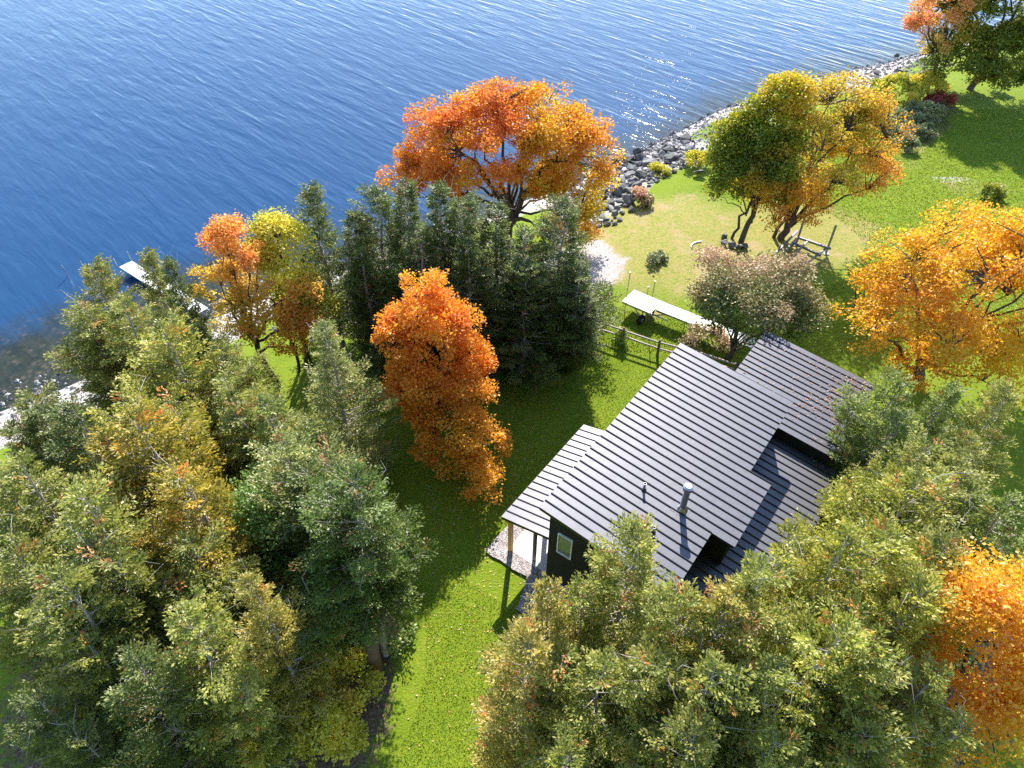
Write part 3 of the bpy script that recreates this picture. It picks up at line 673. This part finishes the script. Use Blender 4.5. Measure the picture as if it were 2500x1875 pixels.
tree('maple_tree', 'maple tree', -13.7, 29.5, 'loose orange maple between the lake and the left cedars, on a bare leaning trunk',
     broadleaf(3, [(0, .2, 8.0, 1.5, 1.5, 1.9), (-1.2, .2, 7.3, 1.1, 1.1, 1.3), (-.2, .2, 9.7, .7, .7, 1.0), (-.9, .1, 5.6, 1.2, 1.2, 1.1), (.4, 0, 5.6, 1.5, 1.4, 1.5), (1.7, -.1, 4.9, 1.1, 1.1, 1.1), (2.5, 0, 6.4, .6, .6, 1.3), (2.9, 0, 4.6, .9, .9, .6), (1.3, -.2, 3.2, 1.0, .9, .7)], 10.8, 270, 56, .17, .17, LM['peach'], .34, 12, 150, gap=.95, hgrad=.05, lean=(-.3, 0), cr=(.28, .5)))
tree('maple_tree', 'maple tree', -12.3, 31.4, 'yellow green maple close behind the loose orange one by the lake',
     broadleaf(4, [(.4, 0, 7.6, 1.3, 1.3, 2.2), (.8, 0, 5.2, 1.2, 1.2, 2.0), (.1, 0, 8.9, .9, .9, 1.0)], 10, 200, 60, .18, .12, LM['yellow'], .4, 7, 70, trunks=[((0, 0), .12), ((-.5, -.4), .09), ((.4, -.3), .09)], gap=.4, hgrad=.05))
tree('maple_tree', 'maple tree', -3.7, 26.6, 'tall bright orange maple beside the lawn, left of the house porch',
     broadleaf(5, [(-.3, 0, 5.4, 2.1, 1.9, 2.5), (-.5, 0, 7.5, 1.2, 1.2, 1.5), (-.5, 0, 8.8, .6, .6, .9), (-1.5, 0, 6.4, .9, .9, 1.2), (.9, -.4, 5.0, 1.2, 1.2, 1.5), (1.2, -.9, 3.6, 1.6, 1.6, 1.7), (-.9, -1.0, 3.8, 1.4, 1.4, 1.7), (.7, -2.6, 2.7, 1.7, 1.5, 1.7), (2.0, -3.0, 2.2, 1.3, 1.2, 1.3), (2.2, -4.4, 1.1, 1.1, .9, .9), (1.2, -4.0, 1.5, 1.1, .9, 1.0)], 9.5, 600, 74, .16, .22, LM['tangerine'], .22, 13, 120, gap=.2, hgrad=.10, cr=(.3, .52), huev=.16))
tree('maple_tree', 'maple tree', 16.9, 45.4, 'yellow green maple with golden top, left of the pair on the dry lawn',
     broadleaf(6, [(0, 0, 6.3, 2.5, 2.5, 3.3), (.2, 0, 9.4, 1.8, 1.8, 2.4), (-1.5, 0, 5.4, 1.6, 1.6, 2.7), (.8, 0, 10.9, 1.0, 1.0, 1.3), (-1.8, .2, 7.2, 1.3, 1.3, 1.8)], 12.4, 480, 64, .21, .2, LM['yellow_green'], .24, 11, 110, trunks=[((0, 0), .2), ((-.6, .5), .1)], gap=.3, hgrad=.26))
tree('maple_tree', 'maple tree', 20.0, 45.9, 'wide amber maple with many fine branches, right of the pair on the dry lawn',
     broadleaf(7, [(.2, 0, 6.9, 4.3, 3.8, 4.0), (2.2, .2, 6.9, 3.3, 3.2, 3.6), (-1.4, 0, 4.8, 2.8, 2.8, 2.4), (4.0, -.2, 5.6, 2.2, 2.2, 1.7), (1.0, .4, 9.6, 3.4, 3.0, 2.0), (.2, -.5, 3.4, 2.4, 2.0, 1.4)], 12, 560, 62, .19, .26, LM['amber'], .2, 16, 420, trunks=[((0, 0), .26), ((-.5, .2), .13)], gap=.75, hgrad=.04, open_=.45))
tree('maple_tree', 'small tree', 13.0, 32.2, 'small round russet and green tree beside the stored dock, behind the house',
     broadleaf(8, [(.5, 0, 4.7, 2.9, 2.8, 2.2), (-.9, .2, 4.4, 2.0, 2.0, 1.9), (1.9, -.1, 3.9, 1.9, 1.9, 1.8), (.4, 0, 6.0, 1.9, 1.9, 1.3)], 7.5, 360, 58, .17, .15, LM['russet'], .26, 10, 70, gap=.35, hgrad=.30, trunks=[((0, 0), .14), ((.3, .2), .1)]))
tree('maple_tree', 'maple tree', 23.9, 30.3, 'broad golden orange maple with fanning bare limbs, right of the garage roof',
     broadleaf(9, [(.4, .4, 6.6, 4.9, 4.4, 3.9), (-2.7, .2, 5.0, 3.0, 2.8, 2.6), (3.4, .4, 6.6, 3.9, 3.6, 3.6), (-.6, .4, 7.9, 3.4, 3.2, 1.9), (1.5, -.8, 3.0, 3.4, 2.4, 1.5), (6.0, .6, 6.0, 2.6, 2.6, 2.6)], 11.5, 760, 72, .19, .3, LM['gold'], .17, 20, 420, trunks=[((0, 0), .26), ((.35, .2), .18)], gap=.72, hgrad=.03, open_=.4))
tree('maple_tree', 'maple tree', 42.9, 74.6, 'pinkish orange maple by the far pebble beach',
     broadleaf(10, [(-1.0, 0, 7.4, 2.6, 2.4, 3.2), (-.2, 0, 10.8, 1.8, 1.8, 2.4), (-1.6, -.4, 4.4, 2.2, 2.0, 1.8)], 13, 210, 60, .26, .22, LM['pink'], .28, 10, 60, gap=.6, hgrad=.18))
tree('maple_tree', 'maple tree', 47.4, 74.9, 'tall dark green maple shading the far lawn, right of the pinkish maple',
     broadleaf(11, [(0, 0, 8.6, 5.2, 4.6, 5.0), (-1.8, -.5, 4.2, 3.4, 3.2, 3.8), (2, -1.5, 3.2, 4, 2.6, 3.0), (1.8, 0, 12.2, 3.6, 3.6, 3.2)], 16, 900, 60, .30, .3, LM['dark_green'], .2, 10, 60, gap=.1, hgrad=.16))
tree('maple_tree', 'maple tree', 54.4, 73.4, 'dark green maple at the frame edge beyond the far lawn',
     broadleaf(12, [(0, 0, 8.0, 4.8, 4.4, 5.0), (.5, 0, 12, 3.4, 3.4, 3.2)], 15, 380, 60, .28, .3, LM['dark_green'], .25, 8, 40, gap=.1, hgrad=.1))
tree('maple_tree', 'maple tree', 14.6, 10.6, 'orange and yellow maple in the bottom right corner beyond the cedars',
     broadleaf(13, [(0, 0, 7.4, 2.6, 2.6, 3.0), (-.9, -.6, 5.4, 2.4, 2.2, 2.2), (1.6, 0, 6.0, 2.6, 2.6, 3.0), (-1.2, -1.2, 3.8, 2.2, 2.0, 2.0), (0, 0, 9.3, 1.5, 1.5, 1.3)], 11, 500, 70, .16, .2, LM['gold'], .22, 10, 60, gap=.3, hgrad=.12))
tree('young_tree', 'young tree', -9.4, 16.3, 'small fresh green broadleaf tree wedged among the left cedars',
     broadleaf(14, [(0, 0, 5.6, 1.7, 1.7, 2.0), (.3, -.3, 3.4, 1.6, 1.6, 1.8)], 7.5, 200, 55, .16, .1, LM['fresh_green'], .3, 6, 20, hgrad=.1))

# shrubs
SHRUB = {}
def shrub(kind, seed, x, y, w, h, label, name='shrub', cat='shrub', group=None):
    me = broadleaf(seed, [(0, 0, h*.5, w*.5, w*.45, h*.45), (w*.25, w*.1, h*.4, w*.32, w*.3, h*.36)], h, max(14, int(20*w*h)), 42, .15 if y < 40 else .22, .035, LM[kind], .2, 5, 8, hgrad=.12, cr=(.22, .42))
    return tree(name, cat, x, y, label, me, group=group)
shrub('yellow', 31, -9.0, 12.2, 3.0, 3.6, 'yellow leaved viny bush spreading below the big dark cedar')
shrub('yellow', 32, -6.9, 11.9, 2.6, 2.6, 'bright yellow vine bush at the foot of the big dark cedar trunks')
shrub('yellow', 33, -6.9, 9.9, 2.2, 2.8, 'yellow bush at the bottom edge beside the lawn')
shrub('yellow', 34, -8.9, 9.3, 2.4, 3.2, 'mottled yellow bush low at the bottom edge, under the cedars')
shrub('fresh_green', 35, -14.5, 9.9, 2.2, 2.0, 'pale green bush by the shaded lawn in the bottom left corner')
shrub('fresh_green', 36, -5.1, 13.9, 1.3, .9, 'low green plant on bare earth right of the big cedar trunks')
shrub('yellow', 37, 15.6, 57.8, 1.9, 1.3, 'yellow bush on top of the riprap rocks')
shrub('yellow', 38, 12.4, 56.6, 1.4, .8, 'small yellow weed clump between the riprap rocks')
shrub('russet', 39, 10.3, 51.3, 1.6, 1.1, 'brown bush at the lawn side of the riprap')
shrub('grey_green', 40, 9.9, 42.6, 1.3, .5, 'low grey green weed clump beside the gravel patch')
shrub('dark_green', 41, 38.5, 52.1, 1.2, .9, 'small dark shrub alone on the far bright lawn')
shrub('yellow', 42, 38.2, 71.2, 4.2, 2.2, 'yellow green bushes at the edge of the far pebble beach', cat='bush')
shrub('yellow', 43, 41.8, 72.9, 3.2, 2.0, 'golden bush under the pinkish maple')
shrub('red', 44, 42.4, 70.8, 2.8, .9, 'low red leaved bush beside the shaded far lawn')
shrub('grey_green', 45, 36.8, 66.6, 3.6, 1.1, 'spreading grey green juniper nearest the dark boulder')
shrub('grey_green', 46, 39.6, 67.8, 3.2, 1.1, 'juniper bush below the red leaved bush')
shrub('grey_green', 47, 34.8, 63.9, 3.6, 1.0, 'low juniper beside the amber maple')
shrub('grey_green', 48, 37.3, 63.8, 3.0, .9, 'juniper in the middle of the planted bed')
shrub('grey_green', 49, 35.2, 61.0, 2.2, 1.0, 'bluish juniper at the lawn end of the planted bed')
shrub('russet', 50, 11.9, 33.3, 2.6, 1.3, 'russet undergrowth between the fence and the stored dock')
shrub('fresh_green', 51, 6.75, 33.95, .6, .9, 'small green weed against a fence post')

# ------------------------------------------------------------------ cedars
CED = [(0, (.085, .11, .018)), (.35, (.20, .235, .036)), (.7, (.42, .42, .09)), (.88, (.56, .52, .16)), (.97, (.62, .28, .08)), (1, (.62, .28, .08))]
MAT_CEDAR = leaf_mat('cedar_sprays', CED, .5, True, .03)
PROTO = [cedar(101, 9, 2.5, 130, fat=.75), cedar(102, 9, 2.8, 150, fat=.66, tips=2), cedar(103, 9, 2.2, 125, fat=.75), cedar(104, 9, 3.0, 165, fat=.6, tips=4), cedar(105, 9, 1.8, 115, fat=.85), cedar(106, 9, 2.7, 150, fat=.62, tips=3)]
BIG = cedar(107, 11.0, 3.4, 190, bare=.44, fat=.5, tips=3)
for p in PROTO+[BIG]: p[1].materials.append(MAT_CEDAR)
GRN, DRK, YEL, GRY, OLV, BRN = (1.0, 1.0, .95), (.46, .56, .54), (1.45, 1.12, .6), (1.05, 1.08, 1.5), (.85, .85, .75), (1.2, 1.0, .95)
crg = random.Random(21)
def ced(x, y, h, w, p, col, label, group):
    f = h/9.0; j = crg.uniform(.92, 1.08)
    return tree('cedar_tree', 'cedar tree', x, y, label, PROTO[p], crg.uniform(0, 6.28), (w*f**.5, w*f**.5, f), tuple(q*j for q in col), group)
G1, G2, G3 = 'cedars in the left grove', 'dark cedars in the row behind the lawn', 'cedars in front of the house'
for a in (
    (-20.9, 29.1, 9, 1.0, 0, OLV, 'cedar at the water with a dead tip, left of the white lake dock'),
    (-18.0, 29.3, 9.5, .95, 2, OLV, 'slim cedar whose tip hides the shore end of the white lake dock'),
    (-16.1, 27.9, 10, .8, 4, DRK, 'dark spiky cedar just left of the loose orange maple'),
    (-19.2, 25.4, 9, 1.1, 1, OLV, 'outermost cedar by the weedy shallows'),
    (-19.8, 20.6, 8, 1.1, 3, OLV, 'cedar at the left frame edge above the pale beach'),
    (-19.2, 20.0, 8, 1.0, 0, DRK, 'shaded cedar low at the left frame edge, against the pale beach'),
    (-17.5, 24.9, 9.3, 1.2, 3, GRN, 'bushy cedar in the middle of the lakeside part of the grove'),
    (-14.4, 22.5, 10, 1.25, 1, (1.25, 1.2, .9), 'light green broad cedar left of the orange maple trunk'),
    (-12.7, 23.3, 8.5, 1.05, 5, GRN, 'cedar crowding the foot of the loose orange maple'),
    (-14.9, 25.6, 7.5, .9, 2, DRK, 'dark low cedar against the bright beach left of the maple trunk'),
    (-14.6, 18.9, 10, 1.2, 3, (1.2, 1.1, .75), 'yellowish cedar with a rounded crown in the middle of the grove'),
    (-13.1, 16.9, 10.5, 1.3, 1, YEL, 'golden brown tipped cedar, the yellowest of the grove'),
    (-16.9, 18.8, 9, 1.1, 0, DRK, 'dark cedar behind the golden one, toward the beach'),
    (-11.2, 20.9, 9, 1.15, 3, GRN, 'green cedar left of the grey green one, behind the tall orange maple'),
    (-7.9, 22.8, 10, 1.0, 2, GRY, 'grey green cedar touching the left side of the tall orange maple'),
    (-9.6, 19.4, 9, 1.1, 5, (1.0, 1.08, 1.1), 'grey tipped cedar below the grey green one'),
    (-8.0, 16.8, 10, 1.15, 3, GRY, 'dull green cedar left of the foot of the tall orange maple'),
    (-10.9, 14.9, 10, 1.15, 1, YEL, 'yellow orange cedar in front of the golden brown one'),
    (-16.9, 15.0, 10, 1.2, 3, GRN, 'cedar at the left frame edge, half way down the grove'),
    (-13.3, 13.5, 11, 1.2, 5, (1.15, 1.12, 1.1), 'tall cedar with grey bare twigs, near the left bottom'),
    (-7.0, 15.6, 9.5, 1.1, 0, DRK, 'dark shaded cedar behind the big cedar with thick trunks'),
    (-7.7, 10.9, 10, .85, 2, BRN, 'brownish pointed cedar above the yellow vine bush'),
    (-9.4, 9.9, 10, 1.0, 5, (1.1, 1.1, 1.1), 'cedar with long bare grey branches near the bottom'),
    (-13.1, 10.7, 11, 1.1, 3, OLV, 'olive cedar second from the bottom left corner'),
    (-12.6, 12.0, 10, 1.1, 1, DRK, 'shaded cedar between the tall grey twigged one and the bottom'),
    (-10.2, 12.8, 9, 1.1, 3, OLV, 'olive cedar left of the yellow vine bush'),
    (-10.6, 8.8, 9.0, .95, 0, DRK, 'dark cedar at the bottom edge, right of the corner lawn'),
    (-13.4, 8.2, 8.5, .9, 5, DRK, 'lowest dark cedar by the bottom left lawn'),
    (-15.4, 12.2, 9.5, 1.0, 1, OLV, 'olive cedar at the left frame edge above the corner lawn')): ced(*a, G1)
e = tree('cedar_tree', 'cedar tree', -5.2, 13.6, 'big dark cedar on thick twin trunks at the edge of the near lawn', BIG, 1.0, (1.08, 1.08, 1.0), (.40, .56, .42), G1)  # tint darkened to carry the tall orange maple's shadow on this crown
mb = MB(); mb.tube([(-.75, -.1, -.2), (-.6, 0, 1.4), (-.25, 0, 3.4)], [.34, .28, .2], 10); mb.tube([(.55, -.1, -.2), (.5, 0, 1.4), (.2, 0, 3.6)], [.3, .25, .18], 10)
mb.build('lower_trunk', simple('brown_cedar_bark', (.17, .115, .075), .9, 0, .15, .4, 8), e, smooth=True)
for a in (
    (-10.5, 33.2, 11, 1.09, 2, DRK, 'tallest pointed dark cedar of the row, beside the yellow green maple'),
    (-9.0, 33.9, 9, 1.15, 4, DRK, 'thin dark cedar second from the left in the row, sparkling water beside it'),
    (-7.3, 33.8, 10, 1.15, 0, DRK, 'dark cedar third from the left in the row'),
    (-5.8, 34.2, 10.5, 1.22, 2, DRK, 'dark cedar under the low left limb of the largest maple'),
    (-3.8, 34.1, 10.6, 1.22, 4, (.36, .50, .52), 'darkest pointed cedar in the middle of the row'),
    (-2.8, 33.3, 10, 1.15, 0, DRK, 'dark cedar right of the darkest one in the row'),
    (-1.1, 33.6, 9.5, 1.28, 2, DRK, 'dark cedar in front of the largest maple trunk'),
    (.7, 32.6, 8.6, 1.28, 5, DRK, 'lower broad dark cedar right of the largest maple trunk'),
    (2.6, 33.3, 9.6, 1.22, 0, DRK, 'dark cedar at the right end of the row, tallest there'),
    (-5.0, 32.0, 9, 1.15, 5, DRK, 'front dark cedar behind the top of the tall orange maple'),
    (-2.2, 31.3, 8.8, 1.22, 2, DRK, 'front dark cedar standing over the lawn shade'),
    (3.2, 31.2, 7.5, 1.15, 3, DRK, 'lowest dark cedar at the right end, by the start of the rail fence'),
    (-7.9, 31.4, 8, 1.09, 4, DRK, 'thin dark front cedar left of the top of the tall orange maple'),
    (.6, 31.0, 7.5, 1.15, 0, DRK, 'front dark cedar between the lawn shade and the fence')): ced(*a, G2)
for a in (
    (3.7, 11.9, 11, .9, 0, GRN, 'cedar whose tip stands against the main roof, in front of the gable wall'),
    (1.2, 10.5, 10.6, .85, 2, BRN, 'leftmost cedar in front of the house, by the shaded lawn'),
    (2.1, 11.0, 10, .85, 5, GRN, 'cedar right of the leftmost one in front of the gable wall'),
    (5.0, 10.2, 11, .95, 1, GRN, 'cedar in front of the lower corner of the main roof'),
    (6.2, 9.9, 11.5, .9, 0, BRN, 'brown tipped cedar in front of the wing roof'),
    (7.0, 10.0, 12.2, .95, 3, GRN, 'tall cedar reaching over the wing roof'),
    (9.5, 11.2, 12.0, 1.0, 5, (1.15, 1.1, .7), 'yellow green cedar covering the near half of the wing roof edge'),
    (11.2, 12.2, 11.5, 1.1, 3, (1.15, 1.1, .7), 'bushy yellow green cedar along the middle of the wing'),
    (13.2, 14.4, 10.6, 1.1, 1, (1.1, 1.08, .75), 'bushy cedar along the far half of the wing'),
    (15.0, 16.4, 10.2, 1.05, 3, GRN, 'cedar at the corner between wing and garage'),
    (15.6, 20.6, 9.5, 1.05, 5, (.75, .9, .85), 'dark topped cedar beside the garage roof, under the golden maple'),
    (17.8, 20.7, 9, .95, 2, (.75, .9, .85), 'second dark topped cedar right of the garage, under the golden maple'),
    (20.2, 20.6, 8.8, .85, 0, GRN, 'open cedar with a bare trunk near the right frame edge'),
    (18.4, 19.0, 8, .9, 1, GRN, 'cedar below the open one near the right edge'),
    (16.3, 16.6, 9, 1.1, 3, GRN, 'round topped cedar right of the wing, in the middle of the right grove'),
    (16.9, 14.5, 9.5, 1.1, 5, (.75, .88, .8), 'dark cedar at the right frame edge above the corner maple'),
    (12.9, 11.7, 11.0, 1.05, 1, GRN, 'cedar left of the dark one in the lower right grove'),
    (11.4, 10.3, 11, 1.0, 0, (1.15, 1.1, .75), 'pointed light cedar left of the corner maple'),
    (8.3, 9.0, 12.2, 1.0, 3, (1.1, 1.08, .8), 'light broad topped cedar in the centre of the lower grove'),
    (9.7, 8.6, 11, 1.0, 1, GRN, 'cedar low in the grove left of the corner maple'),
    (11.6, 8.6, 10, 1.0, 5, GRN, 'cedar nearest the corner maple at the bottom'),
    (7.2, 6.6, 10, 1.0, 3, GRN, 'cedar at the bottom edge right of the centre'),
    (.5, 8.8, 10.4, .9, 0, BRN, 'cedar at the edge of the near lawn with grey dead twigs'),
    (2.3, 8.2, 10.2, 1.0, 3, GRN, 'broad cedar behind the lawn edge at the bottom'),
    (3.9, 8.6, 10.4, 1.0, 1, GRN, 'cedar below the gable wall in the second row'),
    (5.3, 7.8, 11.2, 1.0, 5, GRN, 'cedar with dark trunk showing, second row'),
    (6.8, 8.2, 11, .95, 2, (.85, .9, .85), 'narrow cedar second row left of the light broad topped one'),
    (4.6, 6.6, 10, .95, 0, OLV, 'cedar at the bottom edge below the house'),
    (1.6, 6.6, 9.4, .9, 5, OLV, 'cedar at the bottom edge by the lawn'),
    (9.6, 6.8, 9, .95, 1, OLV, 'cedar at the bottom edge left of the corner maple'),
    (13.9, 12.9, 9, 1.0, 2, GRN, 'cedar behind the corner maple')): ced(*a, G3)

# ------------------------------------------------------------------ fallen leaves on lawns and the garage roof
frg = np.random.default_rng(9)
def fallen(n, f):
    P = f(n); D = unit(np.stack([frg.normal(size=len(P)), frg.normal(size=len(P)), frg.normal(size=len(P))*.15], 1)); N = unit(np.stack([frg.normal(size=len(P))*.3, frg.normal(size=len(P))*.3, np.ones(len(P))], 1))
    L = frg.uniform(.035, .095, len(P)); return leaves(P, D, N, L, L*.8)
def on_lawn(n):
    x, y = np.concatenate([frg.normal(-1.5, 2.6, n//2), frg.uniform(-4, 9, n//4), frg.uniform(8, 24, n-n//2-n//4)]), np.concatenate([frg.normal(22, 4.5, n//2), frg.uniform(9, 34, n//4), frg.uniform(33, 47, n-n//2-n//4)])
    return np.stack([x, y, tz(x, y)+.03], 1)
V, F = fallen(2300, on_lawn)
MAT_FALL = leaf_mat('fallen_leaves', [(0, (.55, .36, .10)), (.5, (.62, .50, .26)), (1, (.60, .20, .05))], .2)
tag(link('fallen_leaves', np_mesh('fallen_leaves', V, F, MAT_FALL, dict(tint=np.repeat(frg.random(len(F)), 4)))), 'fallen leaves scattered over the lawns', 'fallen leaves', kind='stuff')
def on_roof(n):
    a = 11.4+5.6*frg.random(n)**.7; b = -2.4-5.4*frg.random(n)**.8; k = frg.random(n) < .55
    a = np.where(k, frg.uniform(13.2, 17.1, n), a); b = np.where(k, -7.9+1.3*frg.random(n)**1.5-.35*(a-17), b); b = np.clip(b, -7.95, -2.3)
    c, s = math.cos(R_(54.2)), math.sin(R_(54.2)); return np.stack([1.5225+a*c-b*s, 16.204+a*s+b*c, zgar(b)+.035+frg.random(n)*.04], 1)
V, F = fallen(430, on_roof)
MAT_FALL2 = leaf_mat('rusty_leaves', [(0, (.50, .22, .08)), (.5, (.42, .15, .06)), (1, (.62, .45, .25))], .2)
tag(link('roof_leaves', np_mesh('roof_leaves', V, F, MAT_FALL2, dict(tint=np.repeat(frg.random(len(F)), 4)))), 'rusty fallen leaves gathered on the low corner of the garage roof', 'fallen leaves', kind='stuff')

# ------------------------------------------------------------------ grass blades standing on the mown lawn
grg = np.random.default_rng(17)
def blades(n, xr, yr, lmin, lmax):
    x, y = grg.uniform(*xr, n), grg.uniform(*yr, n)
    dx, dy = x-1.5225, y-16.204; c, s = math.cos(R_(54.2)), math.sin(R_(54.2)); a, b = dx*c+dy*s, -dx*s+dy*c
    ok = ~((a > -1.3) & (a < 8.7) & (b > -9) & (b < 3.7)) & ~((a > 8) & (a < 17.2) & (b < .1) & (b > -8.2)) & (sdist(x, y) > 11)
    for (ex, ey, er) in ((-12, 13, 8.5), (9, 5, 8), (-6.2, 12.5, 2.3), (18, 17, 7), (4.9, 42.2, 3.2), (-2.5, 36.5, 5), (11, 45.5, 9), (20, 46, 6)): ok &= (x-ex)**2+(y-ey)**2 > er*er
    x, y = x[ok], y[ok]; m = len(x)
    D = unit(np.stack([grg.normal(size=m)*.55, grg.normal(size=m)*.55, np.ones(m)], 1)); N = unit(grg.normal(size=(m, 3))); L = grg.uniform(lmin, lmax, m)
    return leaves(np.stack([x, y, tz(x, y)-.005], 1), D, N, L, L*.5)
V1, F1 = blades(170000, (-9, 11), (7.5, 36), .04, .085); V2, F2 = blades(130000, (4, 50), (33, 70), .09, .17)
MAT_BLADE = leaf_mat('grass_blades', [(0, (.15, .23, .012)), (.5, (.27, .36, .022)), (.85, (.38, .44, .05)), (1, (.50, .48, .18))], .45)
tag(link('grass', np_mesh('grass', np.concatenate([V1, V2]), np.concatenate([F1, F2+len(V1)]), MAT_BLADE, dict(tint=np.repeat(grg.random(len(F1)+len(F2)), 4)))), 'short grass blades of the mown lawn', 'grass', kind='stuff')
